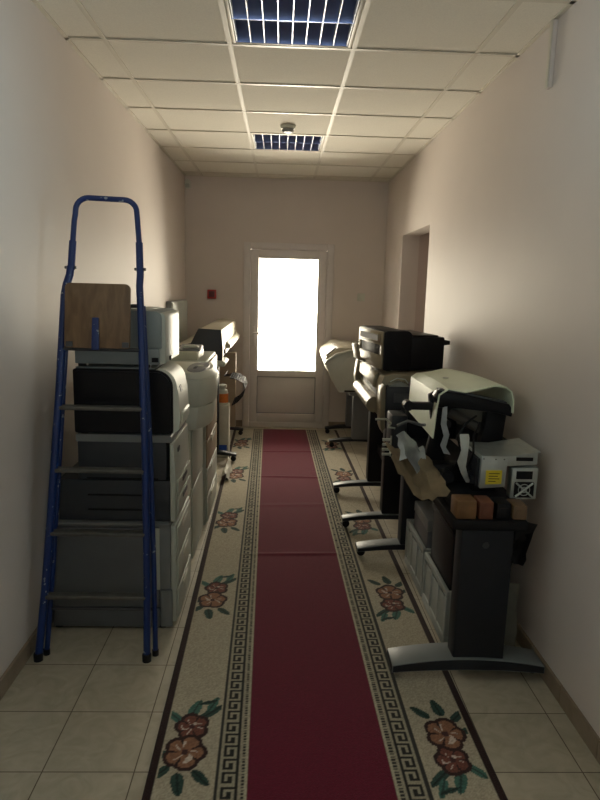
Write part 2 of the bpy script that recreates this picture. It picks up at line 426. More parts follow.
    # skirt to the floor so that the runner has thickness
    ring = np.concatenate([I[0,:], I[1:,-1], I[-1,-2::-1], I[-2:0:-1,0]])
    low = vs[ring].copy(); low[:, 2] = .0005
    n0 = len(vs); vs = np.concatenate([vs, low]); r2 = n0+np.arange(len(ring))
    q2 = np.stack([r2, np.roll(r2, -1), np.roll(ring, -1), ring], -1)
    q = np.concatenate([q, q2])
    me = bpy.data.meshes.new('carpet_runner')
    me.vertices.add(len(vs)); me.vertices.foreach_set('co', vs.ravel().astype(np.float32))
    me.loops.add(len(q)*4); me.loops.foreach_set('vertex_index', q.ravel().astype(np.int32))
    me.polygons.add(len(q)); me.polygons.foreach_set('loop_start', np.arange(0, len(q)*4, 4, dtype=np.int32))
    me.update(calc_edges=True)
    me.polygons.foreach_set('use_smooth', np.ones(len(q), dtype=bool))
    ca = me.color_attributes.new('weave', 'FLOAT_COLOR', 'POINT')
    cc = np.ones((len(vs), 4), dtype=np.float32); cc[:n0, :3] = col.reshape(-1, 3); cc[n0:, :3] = mar
    ca.data.foreach_set('color', cc.ravel())
    m, nt, b = new_mat('woven_carpet')
    at = nt.nodes.new('ShaderNodeVertexColor'); at.layer_name = 'weave'
    nt.links.new(at.outputs['Color'], b.inputs['Base Color'])
    b.inputs['Roughness'].default_value = .95; b.inputs['Specular IOR Level'].default_value = .1
    b.inputs['Sheen Weight'].default_value = .15
    tc = nt.nodes.new('ShaderNodeTexCoord'); n = nt.nodes.new('ShaderNodeTexNoise'); n.inputs['Scale'].default_value = 260
    nt.links.new(tc.outputs['Object'], n.inputs['Vector'])
    bp = nt.nodes.new('ShaderNodeBump'); bp.inputs['Strength'].default_value = .6; bp.inputs['Distance'].default_value = .003
    nt.links.new(n.outputs['Fac'], bp.inputs['Height']); nt.links.new(bp.outputs['Normal'], b.inputs['Normal'])
    me.materials.append(m)
    o = bpy.data.objects.new('carpet_runner', me); COL.objects.link(o); o.location = org; o.rotation_euler = (0, 0, rz)
    tag(o, 'long dark red carpet runner with beige flowered borders down the corridor floor', 'carpet')
carpet()

# ------------------------------------------------------------------ ceiling lights
def ceiling_light(ya, yb, label):
    x0, x1 = LX0+.001, LX1-.001; ya += .001; yb -= .001
    r = thing('ceiling_light', label, 'ceiling light', ((x0+x1)/2, (ya+yb)/2, H-.004), group='recessed louvred ceiling lights')
    zt = H+.085; zb = H-.004
    f = MB()
    for q in ((x0, ya, x0+.016, yb), (x1-.016, ya, x1, yb), (x0+.016, ya, x1-.016, ya+.016), (x0+.016, yb-.016, x1-.016, yb)):
        f.box(q[0], q[1], zb, q[2], q[3], zt)
    f.build('light_frame', M['grid'], r, .002)
    MB().box(x0+.016, ya+.016, zt-.006, x1-.016, yb-.016, zt-.0005).build('reflector_tray', M['louvre'], r)
    P = (yb-ya-.032)/2
    for k in range(2):
        c = ya+.016+P*(k+.5)
        MB().tube([(x0+.02, c, zt-.026), (x1-.02, c, zt-.026)], .013).build('fluorescent_tube', M['tube_white'], r)
        # parabolic side reflectors of each trough
        for sg in (-1, 1):
            pts = []
            for i in range(7):
                s_ = i/6; pts.append((c+sg*(P*.5-.002-.075*s_**1.6), zb+.002+(zt-.008-zb)*s_))
            pts2 = [(y+sg*.0016, z) for y, z in reversed(pts)]
            MB().prism(pts+pts2, x0+.0165, x1-.0165, 'x').build('side_reflector', M['louvre'], r)
    for i in range(9):
        x = x0+.022+(x1-x0-.044)*i/8
        b = MB()
        for k in range(2):
            c = ya+.016+P*(k+.5)
            b.prism([(c-P*.5+.003, zb+.003), (c+P*.5-.003, zb+.003), (c+P*.40, zb+.036), (c-P*.40, zb+.036)], x-.0022, x+.0022, 'x')
        b.build('cross_blade', M['louvre_edge'], r)
ceiling_light(LY[0][0], LY[0][1], 'louvred ceiling light panel nearest the camera, cut by the top of the photo')
ceiling_light(LY[1][0], LY[1][1], 'louvred ceiling light panel further down the corridor, near the smoke detector')

# smoke detector, motion sensor, call point, switch, conduit, wall cabinet
r = thing('smoke_detector', 'round smoke detector on the ceiling beside the far light panel', 'smoke detector', (1.086, 4.88, H-.001))
MB().lathe([(.055, -.002), (.055, -.016), (.048, -.022)], (1.086, 4.88, H), n=28).build('detector_base', M['white_plastic'], r)
MB().lathe([(.040, -.0225), (.044, -.034), (.036, -.048), (.012, -.054)], (1.086, 4.88, H), n=28).build('detector_head', M['grey_plastic'], r)
r = thing('motion_sensor', 'small white motion sensor high in the left far ceiling corner', 'sensor', (.035, D-.04, 2.63))
MB().box(.002, D-.012, 2.645, .06, D, 2.69).build('sensor_bracket', M['white_plastic'], r, .003)
MB().prism(rrect(.008, 2.61, .066, 2.70, (.012, .012, .02, .02)), D-.06, D-.0125).build('sensor_body', M['white_plastic'], r, .006)
MB().prism(rrect(.016, 2.615, .058, 2.655, (.008, .008, .008, .008)), D-.066, D-.0605).build('sensor_lens', M['pale_plastic'], r, .002)
r = thing('fire_alarm_call_point', 'small red square fire alarm box on the far wall left of the door', 'alarm box', (.294, D, 1.497))
MB().box(.245, D-.03, 1.445, .343, D, 1.545).build('alarm_housing', M['red'], r, .006)
MB().box(.262, D-.036, 1.462, .326, D-.0305, 1.528).build('alarm_panel', mat('dark_red', (.09, .012, .012), .3), r, .004)
r = thing('light_switch', 'white wall switch on the far wall right of the door', 'switch', (1.954, D, 1.50))
MB().box(1.912, D-.012, 1.46, 1.996, D-.0005, 1.545).build('switch_plate', M['white_plastic'], r, .006)
MB().box(1.928, D-.019, 1.475, 1.980, D-.0125, 1.53).build('switch_rocker', M['white_plastic'], r, .003)
r = thing('cable_conduit', 'short white vertical cable conduit high on the right wall below the ceiling', 'conduit', (W, 2.905, 2.47))
MB().box(W-.018, 2.885, 2.47, W-.0005, 2.925, H-.007).build('conduit_channel', M['wall'], r, .003)
MB().box(W-.0225, 2.889, 2.472, W-.0185, 2.921, H-.008).build('conduit_lid', M['grid'], r, .0015)
r = thing('wall_cabinet', 'flat grey metal cabinet on the left wall near the far corner', 'wall cabinet', (0, 6.45, .95))
MB().box(.0005, 5.97, .95, .05, 6.92, 1.436).build('cabinet_body', M['grey_plastic'], r, .006)
MB().box(.0505, 5.985, .96, .062, 6.905, 1.426).build('cabinet_door', M['pale_plastic'], r, .004)
MB().tube([(.063, 6.05, 1.2), (.072, 6.05, 1.2)], .011).build('cabinet_lock', M['metal'], r)

# ------------------------------------------------------------------ step ladder
K = .15
def lp(x, z, off=0.0): return (x, 2.51+K*z+off, z)
r = thing('step_ladder', 'folded blue metal step ladder with wooden seat leaning on the printer stack', 'ladder', (.285, 2.51, 0))
def stile(pts, rad): return MB().tube(pts, rad, 12)
L = [(.056, .012), (.080, .30), (.100, .60), (.117, .90), (.130, 1.12), (.141, 1.36), (.149, 1.54), (.157, 1.585), (.170, 1.625), (.173, 1.66)]
Rr = [(.516, .012), (.512, .30), (.504, .60), (.495, .90), (.484, 1.12), (.474, 1.36), (.465, 1.54), (.462, 1.585), (.464, 1.625), (.464, 1.66)]
stile([lp(x, z) for x, z in L], .0165).build('front_stile', M['blue'], r)
stile([lp(x, z) for x, z in Rr], .0155).build('front_stile', M['blue'], r)
sl = MB().tube([lp(.175, 1.645), lp(.181, 1.765)], .0155); sl.build('hoop_sleeve', M['blue'], r)
sl = MB().tube([lp(.463, 1.645), lp(.458, 1.765)], .0155); sl.build('hoop_sleeve', M['blue'], r)
hp = [lp(.1805, 1.755), lp(.186, 1.85), lp(.190, 1.875)]
for i in range(7):
    a = math.pi-math.pi/2*i/6; hp.append(lp(.245+.054*math.cos(a), 1.893+.052*math.sin(a)))
for i in range(7):
    a = math.pi/2-math.pi/2*i/6; hp.append(lp(.392+.054*math.cos(a), 1.889+.052*math.sin(a)))
hp += [lp(.449, 1.86), lp(.4585, 1.755)]
MB().tube(hp, .0118, 12).build('hand_hoop', M['blue'], r)
# rear frame folded just behind
RL = [(.075, .012), (.098, .40), (.122, .9), (.150, 1.50)]; RR = [(.544, .012), (.530, .40), (.507, .9), (.468, 1.50)]
stile([lp(x, z, .045) for x, z in RL], .0115).build('rear_leg', M['blue'], r)
stile([lp(x, z, .045) for x, z in RR], .0115).build('rear_leg', M['blue'], r)
for z, xa, xb in ((.20, .09, .537), (.545, .108, .522), (1.50, .150, .468)):
    MB().tube([lp(xa, z, .045), lp(xb, z, .045)], .008).build('rear_crossbar', M['dark_metal'], r)
for z, xa, xb in ((.272, .080, .512), (.541, .098, .505), (.808, .113, .497), (1.071, .128, .486)):
    y = 2.51+K*z
    tr = MB().prism(rrect(y-.014, z-.0085, y+.030, z+.0085, (.004, .004, .004, .004), 3), xa, xb, 'x')
    tr.build('tread', M['tread'], r)
for nm, (x, z) in (('a', (.056, 0)), ('b', (.516, 0))):
    MB().lathe([(.019, 0), (.020, .03), (.0185, .034)], lp(x, 0), n=16).build('rubber_foot', M['black'], r)
for (x, z) in ((.075, 0), (.544, 0)):
    MB().lathe([(.014, 0), (.0145, .025)], lp(x, 0, .045), n=16).build('rubber_foot', M['black'], r)
for x in (.173, .464):
    MB().tube([(x-.024, 2.51+K*1.655, 1.655), (x+.024, 2.51+K*1.655, 1.655)], .006).build('pivot_bolt', M['dark_metal'], r)
# the wooden seat folded up between the stiles
yb = 2.51+K*1.33-.020
pl = MB()
prof = rrect(.160, 1.325, .432, 1.592, (.012, .012, .025, .02))
base = [(x, yb+K*(z-1.33), z) for x, z in prof]; n = len(prof)
pl.add([(x, y-.014, z) for x, y, z in base]+[(x, y, z) for x, y, z in base], [tuple(range(n)), tuple(range(2*n-1, n-1, -1))]+[(i, i+n, (i+1) % n+n, (i+1) % n) for i in range(n)])
pl.build('wooden_seat', M['wood_board'], r, .003)
br = MB()
br.hexa([(.274, yb-.022, 1.318), (.306, yb-.022, 1.318), (.306, yb-.0145, 1.318), (.274, yb-.0145, 1.318), (.276, yb-.022+K*.13, 1.452), (.303, yb-.022+K*.13, 1.452), (.303, yb-.0145+K*.13, 1.452), (.276, yb-.0145+K*.13, 1.452)])
br.build('seat_bracket', M['blue'], r, .002)
MB().tube([lp(.14, 1.318, -.004), lp(.475, 1.318, -.004)], .008).build('seat_rod', M['dark_metal'], r)
for x in (.168, .40):
    MB().hexa([(x, yb-.018, 1.33), (x+.028, yb-.018, 1.33), (x+.028, yb-.0142, 1.33), (x, yb-.0142, 1.33), (x, yb-.0145, 1.352), (x+.028, yb-.0145, 1.352), (x+.028, yb-.0110, 1.352), (x, yb-.0110, 1.352)]).build('seat_hinge', M['dark_metal'], r)

# ------------------------------------------------------------------ stack of printers behind the ladder
G = 'printers stacked behind the ladder'
# bottom
r = thing('laser_printer', 'large dusty grey printer on the floor, lowest of the stack behind the ladder', 'printer', (.30, 3.0, 0), group=G)
MB().box(.025, 2.785, .03, .575, 3.245, .505).build('body', M['grey_plastic'], r, .008)
MB().box(.034, 2.768, .11, .525, 2.7845, .500).build('side_panel', M['mid_grey'], r, .006)
MB().box(.030, 2.764, .012, .525, 2.7845, .105).build('base_panel', M['mid_grey'], r, .006)
MB().box(.527, 2.766, .012, .582, 2.7845, .195).build('corner_step', M['grey_plastic'], r, .005)
MB().box(.505, 2.763, .20, .528, 2.768, .50).build('corner_post', M['pale_plastic'], r, .002)
MB().box(.5755, 2.782, .03, .600, 3.215, .505).build('front_frame', M['pale_plastic'], r, .006)
for z0_, z1_ in ((.045, .185), (.20, .335), (.35, .49)):
    d_ = MB().box(.6005, 2.80, z0_, .608, 3.20, z1_).build('paper_drawer', M['pale_plastic'], r, .003)
    MB().box(.6085, 2.93, z1_-.04, .612, 3.08, z1_-.018).build('drawer_handle', M['white_plastic'], d_, .0015)
MB().box(.022, 2.775, .506, .57, 3.24, .516).build('top_cover', M['grey_plastic'], r, .003)
for x, y in ((.05, 2.80), (.53, 2.80), (.05, 3.2), (.53, 3.2)):
    MB().lathe([(.022, 0), (.022, .031)], (x, y, 0), n=14).build('foot', M['black'], r)
# second
r = thing('laser_printer', 'dark grey sided printer with light front, second from floor in the stack', 'printer', (.36, 3.0, .517), group=G)
MB().box(.065, 2.800, .520, .572, 3.24, .715).build('tray_section', M['slate'], r, .006)
MB().box(.160, 2.795, .7155, .560, 3.24, .905).build('body', M['slate'], r, .012)
MB().prism(rrect(.158, .895, .582, .928, (0, 0, .012, .006), 3), 2.790, 3.245).build('top_cover', M['grey_plastic'], r)
MB().prism([(.573, .522), (.596, .522), (.600, .72), (.590, .89), (.573, .894)], 2.792, 3.235).build('front_cover', M['pale_plastic'], r, .004)
for z in (.575, .645): MB().box(.20, 2.796, z-.004, .47, 2.7995, z+.004).build('side_groove', M['black'], r)
MB().box(.2, 2.795, .72, .52, 2.7995, .728).build('side_groove', M['black'], r)
for z0_, z1_ in ((.535, .62), (.635, .70)):
    d_ = MB().box(.598, 2.82, z0_, .606, 3.21, z1_).build('paper_drawer', M['pale_plastic'], r, .002)
    MB().box(.6065, 2.95, z1_-.03, .610, 3.08, z1_-.012).build('drawer_handle', M['slate'], d_)
MB().box(.595, 2.88, .83, .5985, 2.93, .85).build('badge', M['slate'], r)
for x, y in ((.09, 2.83), (.53, 2.83), (.09, 3.2), (.53, 3.2)):
    MB().box(x-.015, y-.015, .5165, x+.015, y+.015, .5215).build('foot', M['black'], r)
# third
r = thing('laser_printer', 'printer with black side and curved white front, third from floor in the stack', 'printer', (.37, 3.0, .928), group=G)
prof = rrect(.152, .934, .590, 1.222, (.008, .012, .075, .012), 8)
MB().prism(prof, 2.800, 3.07).build('body', M['black'], r)
MB().prism(rrect(.162, .944, .580, 1.212, (.006, .01, .07, .01), 8), 2.792, 2.7995).build('side_panel', M['black_gloss'], r)
op = [(.53, 1.2225)]+arc(.524, 1.147, .083, 90, 0, 8)+[(.614, 1.12), (.620, 1.02), (.615, .955), (.5905, .937)]
ip = [(.5905, 1.147)]+list(reversed(arc(.515, 1.147, .0755, 90, 0, 8)))[1:-1]+[(.515, 1.2225)]
MB().prism(op+ip, 2.797, 3.07).build('front_cover', M['white_plastic'], r)
MB().prism([(.6185, .975), (.626, .98), (.628, 1.02), (.6205, 1.03)], 2.83, 3.05).build('front_lip', M['white_plastic'], r, .002)
MB().box(.16, 2.81, 1.2225, .51, 3.06, 1.229).build('top_cover', M['bluegrey'], r, .003)
MB().prism([(.6075, 1.145), (.6095, 1.145), (.6165, 1.118), (.6145, 1.118)], 2.86, 2.90).build('badge', M['slate'], r)
for x, y in ((.19, 2.83), (.55, 2.83), (.19, 3.04), (.55, 3.04)):
    MB().box(x-.015, y-.015, .9285, x+.015, y+.015, .9345).build('foot', M['black'], r)
# topmost
r = thing('laser_printer', 'rounded blue-grey printer, topmost of the stack behind the wooden ladder seat', 'printer', (.35, 3.0, 1.231), group=G)
MB().prism(rrect(.162, 1.240, .530, 1.312, (.004, .01, .006, .01), 4), 2.803, 3.20).build('base_section', M['bluegrey'], r, .003)
MB().prism(rrect(.185, 1.3125, .542, 1.476, (.004, .004, .03, .03), 8), 2.798, 3.21).build('body', M['bluegrey'], r, .008)
MB().prism(rrect(.530, 1.245, .556, 1.468, (.006, .006, .022, .004), 6), 2.81, 3.19).build('front_cover', M['pale_plastic'], r, .004)
MB().box(.498, 2.7995, 1.252, .527, 2.8025, 1.272).build('side_label', M['black'], r)
MB().box(.185, 2.806, 1.4765, .48, 3.15, 1.482).build('output_tray', M['pale_plastic'], r, .002)
for x, y in ((.19, 2.83), (.47, 2.83), (.19, 3.03), (.47, 3.03)):
    MB().box(x-.018, y-.015, 1.2265, x+.018, y+.015, 1.2405).build('foot', M['black'], r)
MB().box(.557, 2.90, 1.252, .566, 2.935, 1.272).build('latch', M['dark_metal'], r, .003)
r.location.z += .004

# ------------------------------------------------------------------ tall white copier
r = thing('copier', 'tall white floor-standing copier with grey oval control panel, behind the printer stack', 'copier', (.3, 3.72, 0))
MB().box(.03, 3.45, .02, .572, 3.97, .80).build('cabinet', M['white_plastic'], r, .01)
MB().box(.573, 3.47, .035, .582, 3.95, .45).build('paper_drawer', M['pale_plastic'], r, .003)
MB().box(.573, 3.47, .46, .582, 3.95, .79).build('front_door', M['pale_plastic'], r, .003)
def plan(k, xb=.03, g=0.0):
    p = [(.03, 3.445+g), (.585*k, 3.445+g), (.63*k, 3.462+g), (.666*k, 3.53), (.690*k, 3.62), (.700*k, 3.72), (.694*k, 3.82), (.672*k, 3.91), (.635*k, 3.975-g), (.58*k, 3.998-g), (.03, 3.998-g)]
    return p
MB().prism(plan(.955), .8005, .930, 'z', plan(.98)).build('middle_section', M['white_plastic'], r, .004)
MB().prism(plan(.985), .9345, 1.085, 'z', plan(1.0)).build('upper_section', M['white_plastic'], r, .006)
MB().prism(plan(.998), 1.0855, 1.122, 'z', plan(.955, g=.012)).build('top_cover', M['white_plastic'], r, .006, 3)
MB().box(.55, 3.4385, .96, .557, 3.4395, 1.06).build('side_handle', M['grey_plastic'], r)
pn = [(.590+.060*math.cos(a), 3.69+.22*math.sin(a)) for a in np.linspace(0, 2*math.pi, 25)[:-1]]
c_ = MB().prism(pn, 1.1225, 1.130, 'z', [(x*.94+.590*.06, y*.94+3.69*.06) for x, y in pn]).build('control_panel', M['led'], r)
MB().prism([(.60+.018*math.cos(a), 3.70+.028*math.sin(a)) for a in np.linspace(0, 2*math.pi, 17)[:-1]], 1.1305, 1.134, 'z').build('panel_button', M['white_plastic'], c_)
for i in range(3): MB().box(.572, 3.585+.03*i, 1.1305, .59, 3.603+.03*i, 1.133).build('panel_button', M['mid_grey'], c_)
for x, y in ((.07, 3.5), (.53, 3.5), (.07, 3.92), (.53, 3.92)):
    MB().lathe([(.02, 0), (.02, .021)], (x, y, 0), n=12).build('foot', M['black'], r)
# tan fronted printer behind
r = thing('copier', 'tan fronted floor copier with cream top, between the white copier and carton', 'copier', (.3, 4.33, 0))
MB().box(.03, 4.03, .02, .590, 4.66, 1.12).build('body', M['pale_plastic'], r, .01)
MB().box(.5905, 4.04, .60, .602, 4.65, 1.10).build('front_door', M['tan'], r, .004)
for z0_, z1_ in ((.04, .21), (.22, .40), (.41, .59)):
    d_ = MB().box(.5905, 4.04, z0_, .602, 4.65, z1_).build('paper_drawer', M['tan'] if z0_ > .3 else M['pale_plastic'], r, .004)
    MB().box(.6025, 4.25, z1_-.045, .607, 4.46, z1_-.02).build('drawer_handle', M['white_plastic'], d_, .002)
MB().prism(rrect(.10, 1.1205, .535, 1.172, (.004, .004, .018, .01), 4), 4.06, 4.40).build('scanner_lid', M['cream'], r, .004)
for x, y in ((.07, 4.08), (.53, 4.08), (.07, 4.6), (.53, 4.6)):
    MB().lathe([(.02, 0), (.02, .021)], (x, y, 0), n=12).build('foot', M['black'], r)
r = thing('desk_telephone', 'small rounded grey telephone-like device on the cream copier top', 'telephone', (.48, 4.2, 1.1725))
MB().prism([(4.11, 1.1727), (4.11, 1.185), (4.25, 1.205), (4.29, 1.195), (4.29, 1.1727)], .405, .545, 'x').build('telephone_base', M['led'], r, .008)
MB().prism(arc(0, 0, 1, 0, 0, 1)[:0]+[(.425, 1.19), (.44, 1.208), (.50, 1.214), (.53, 1.206), (.535, 1.19)], 4.115, 4.165).build('handset', M['pale_plastic'], r, .008)

# ------------------------------------------------------------------ wide plotter on the left, near the far wall
def stand_foot(x0, x1, y, mat_, zb=.07, hh=.035, wd=.07, root=None, caps=True, zfloor=0.0, wheels=True):
    # arched foot along x with castors at its ends
    n = 12; top = []; bot = []
    for i in range(n+1):
        s_ = i/n; x = x0+(x1-x0)*s_; a = 4*s_*(1-s_)
        top.append((x, zb+.012+.032*a)); bot.append((x, zb+.012+.032*a-hh*(.65+.35*a)))
    b = MB().prism(top+list(reversed(bot)), y-wd/2, y+wd/2)
    b.mi = [1, 1]+[0]*n+[1]*(len(b.f)-2-n)  # charcoal on sides and underside imitates shade below the lit top
    o = b.build('stand_foot', [mat_, M['charcoal']], root, .004)
    for xx in (x0+.028, x1-.028):
        w_ = MB().lathe([(.012, -.014), (.024, -.013), (.025, 0), (.024, .013), (.012, .014)], (xx, y, zfloor+.025), axis=(0, 1, 0), n=18)
        w_.box(xx-.012, y-.018, zfloor+.02, xx+.012, y-.015, zb-.005).box(xx-.012, y+.015, zfloor+.02, xx+.012, y+.018, zb-.005)
        w_.build('castor', M['black'], o)
    return o
r = thing('large_format_plotter', 'beige wide plotter with dark end panel, against the left wall near the door', 'plotter', (.40, 6.15, 0))
Pz = [(.330, 1.115), (.388, 1.235), (.565, 1.225), (.575, 1.09), (.560, .99), (.30, .99), (.18, 1.0), (.16, 1.08)]
MB().prism(Pz, 5.345, 7.05).build('body', M['beige'], r, .008)
Pe = [(.318, 1.115), (.382, 1.24), (.568, 1.232), (.582, 1.09), (.578, .975), (.430, .985), (.20, .99), (.16, 1.08)]
MB().prism(Pe, 5.30, 5.3445).build('end_panel', M['slate'], r, .006)
MB().prism([(.384, 1.242), (.572, 1.234), (.586, 1.08), (.584, .97), (.580, .97), (.5825, 1.09), (.5685, 1.2325), (.3825, 1.2405)], 5.298, 5.345).build('end_trim', M['beige'], r)
MB().prism([(.42, .93), (.60, .925), (.61, .955), (.585, .972), (.42, .982)], 5.30, 5.62).build('side_ledge', M['pale_plastic'], r, .006)
MB().prism([(.576, 1.095), (.612, 1.07), (.614, 1.035), (.565, 1.04)], 5.75, 7.0).build('output_flap', M['cream'], r, .004)
MB().prism([(.561, 1.0), (.58, 1.0), (.577, 1.035), (.564, 1.035)], 5.65, 7.0).build('output_slot', M['black'], r)
MB().box(.20, 5.6, .90, .50, 7.0, .985).build('under_beam', M['charcoal'], r, .006)
for y, m_ in ((5.66, M['charcoal']), (6.70, M['tan'])):
    MB().box(.40, y-.035, .105, .52 if y < 6 else .60, y+.035, .915 if y < 6 else .8995).build('stand_column', m_, r, .006)
    stand_foot(.08, .682, y, M['charcoal'], root=r, zfloor=.0112)
MB().box(.405, 5.70, .20, .445, 6.66, .26).build('cross_brace', M['charcoal'], r, .004)
# wire catch basket curved below the front
wb = MB(); cv = [(.59, .73), (.655, .72), (.715, .685), (.735, .63), (.715, .56), (.665, .50), (.61, .465)]
for i in range(17):
    y = 6.0+.025*i; wb.tube([(x, y, z) for x, z in cv], .0045, 6)
for q in range(len(cv)-1):
    for s_ in (0, .34, .67): wb.tube([(cv[q][0]*(1-s_)+cv[q+1][0]*s_, 5.99, cv[q][1]*(1-s_)+cv[q+1][1]*s_), (cv[q][0]*(1-s_)+cv[q+1][0]*s_, 6.41, cv[q][1]*(1-s_)+cv[q+1][1]*s_)], .0035, 6)
wb.tube([(.52, 6.20, .72), (.59, 6.20, .73)], .006, 6)
wb.tube([(.52, 6.30, .72), (.59, 6.30, .73)], .006, 6)
wb.tube([(.52, 6.20, .72), (.52, 6.64, .72), (.52, 6.67, .72)], .006, 6)
wb.build('catch_basket', M['charcoal'], r)

r = thing('carton', 'narrow white carton with blue square at its bottom, by the left wall', 'carton', (.53, 5.87, .0))
MB().box(.455, 5.80, .0, .598, 5.95, .497).build('carton_box', M['dirty_white'], r, .006)
MB().box(.468, 5.797, .045, .582, 5.7995, .125).build('blue_label', M['blue_label'], r)
for z in (.4972,): MB().prism([(.456, z), (.597, z), (.597, z+.003), (.456, z+.003)], 5.80, 5.95).build('carton_flap', M['dirty_white'], r)
r = thing('bottle', 'white bottle with orange label standing on the narrow white carton', 'bottle', (.535, 5.87, .501))
MB().lathe([(.048, .501), (.052, .508), (.052, .61), (.046, .635), (.026, .648), (.024, .658)], (.535, 5.87, 0), n=24).build('bottle_body', M['white_plastic'], r)
MB().lathe([(.0525, .522), (.0528, .523), (.0528, .604), (.0525, .605)], (.535, 5.87, 0), n=24).build('bottle_label', M['orange'], r)
MB().lathe([(.036, .6585), (.040, .665), (.038, .684), (.02, .69)], (.535, 5.87, 0), n=20).build('bottle_cap', M['white_plastic'], r)
def crumple(nx, ny, f, th, seed):
    rng = random.Random(seed); g = []
    for i in range(nx):
        g.append([tuple(Vector(f(i/(nx-1), j/(ny-1)))+Vector((rng.uniform(-1, 1), rng.uniform(-1, 1), rng.uniform(-1, 1)))*.010) for j in range(ny)])
    return MB().sheet(g, th)
o = crumple(7, 7, lambda a, b: (.595+.07*a, 5.05+.32*b, .026+.10*math.sin(math.pi*a)*(.5+.5*b)), .0015, 4).build('crumpled_paper', M['dirty_white'], None)
tag(o, 'crumpled white paper on the floor in front of the tan fronted copier', 'paper')

# ------------------------------------------------------------------ right side, far plotter
r = thing('large_format_plotter', 'pale grey plotter with sloped nose, right of the door in the far corner', 'plotter', (1.85, 6.6, 0))
Pz = [(1.500, .900), (1.510, .945), (1.61, 1.030), (1.66, 1.036), (2.10, 1.02), (2.12, .98), (2.12, .62), (1.645, .61), (1.565, .735), (1.512, .865)]
MB().prism(Pz, 6.10, 7.06).build('body', M['beige'], r, .008)
Pe = [(1.500, .875), (1.520, .915), (1.60, .965), (1.72, 1.005), (2.11, 1.022), (2.125, .98), (2.125, .612), (1.640, .604), (1.558, .734)]
MB().prism(Pe, 6.045, 6.0995).build('end_panel', M['pale_plastic'], r, .008)
MB().prism([(1.66, .70), (1.655, .86), (1.70, .93), (1.80, .965), (2.05, .97), (2.05, .66), (1.72, .645)], 6.039, 6.0445).build('end_inset', M['pale_plastic'], r, .002)
MB().prism([(1.494, .860), (1.489, .885), (1.505, .912), (1.60, .982), (1.72, 1.015), (1.80, 1.018), (1.80, 1.006), (1.72, 1.003), (1.602, .9665), (1.516, .9165), (1.4985, .874)], 6.03, 6.10).build('nose_trim', M['white_plastic'], r)
MB().prism([(1.5045, .955), (1.60, 1.036), (1.604, 1.026), (1.512, .946)], 6.12, 6.55).build('paper_slot', M['charcoal'], r)
MB().box(1.69, 6.036, .612, 1.83, 6.0385, .628).build('label_strip', M['black'], r)
MB().box(1.75, 6.12, .56, 2.05, 7.0, .6035).build('under_beam', M['grey_plastic'], r, .004)
for y in (6.25, 6.85):
    MB().box(1.80, y-.05, .105, 1.97, y+.05, .5595).build('stand_column', M['mid_grey'], r, .008)
    stand_foot(1.575, 2.15, y, M['charcoal'], root=r, zfloor=.0112)
MB().box(1.86, 6.31, .2, 1.90, 6.79, .26).build('cross_brace', M['charcoal'], r, .004)

# ------------------------------------------------------------------ right side, middle plotter
r = thing('large_format_plotter', 'champagne fronted plotter with dark end panel, under the black printer', 'plotter', (1.9, 4.5, 0))
Pb = [(1.705, .80), (1.70, .90), (1.705, 1.00), (1.725, 1.055), (1.78, 1.070), (2.13, 1.070), (2.15, 1.04), (2.15, .72), (1.76, .72)]
MB().prism(Pb, 3.985, 5.05).build('body', M['champagne'], r, .008)
MB().prism([(1.733, .735), (1.728, .985), (1.738, 1.0), (1.88, 1.0), (1.90, 1.055), (2.13, 1.062), (2.155, 1.03), (2.155, .71), (1.76, .70)], 3.905, 3.9845).build('end_panel', M['slate'], r, .006)
MB().prism([(1.704, .74), (1.696, .88), (1.699, .985), (1.715, 1.012), (1.7272, 1.0), (1.7272, .985), (1.7315, .735), (1.72, .70)], 3.90, 4.04).build('end_cap', M['champagne'], r, .006)
MB().prism([(1.700, .80), (1.670, .83), (1.655, .92), (1.672, 1.05), (1.705, 1.075), (1.72, 1.06), (1.698, 1.0)], 4.93, 5.055).build('end_cap', M['champagne'], r, .006)
MB().prism(arc(1.69, .845, .052, 0, 360, 16)[:-1], 4.12, 4.92).build('output_roll', M['champagne'], r)
MB().box(1.6995, 4.10, .918, 1.7035, 4.92, .948).build('paper_slot', M['black'], r)
MB().prism([(1.697, .95), (1.680, .965), (1.684, 1.03), (1.715, 1.058), (1.72, 1.05)], 4.15, 4.90).build('front_window', M['champagne'], r, .004)
bd = MB().box(1.78, 3.9015, .90, 1.87, 3.9045, .96).build('end_recess', M['mid_grey'], r)
MB().prism([(1.75, 1.0005), (1.87, 1.0005), (1.87, 1.008), (1.82, 1.03), (1.75, 1.010)], 3.91, 3.98).build('bracket', M['steel'], r)
MB().tube([(1.87, 3.925, 1.02), (1.85, 3.93, 1.045), (1.80, 3.94, 1.05), (1.76, 3.95, 1.025)], .004, 6).build('loose_wire', M['steel'], r)
for y in (4.10, 4.82):
    MB().box(1.765, y-.05, .11, 1.93, y+.05, .7195).build('stand_column', M['black'], r, .008)
    stand_foot(1.50, 2.15, y-.03, M['foot_lit_top'], root=r, zfloor=.0112)
MB().box(1.83, 4.16, .35, 1.87, 4.76, .42).build('cross_brace', M['black'], r, .004)

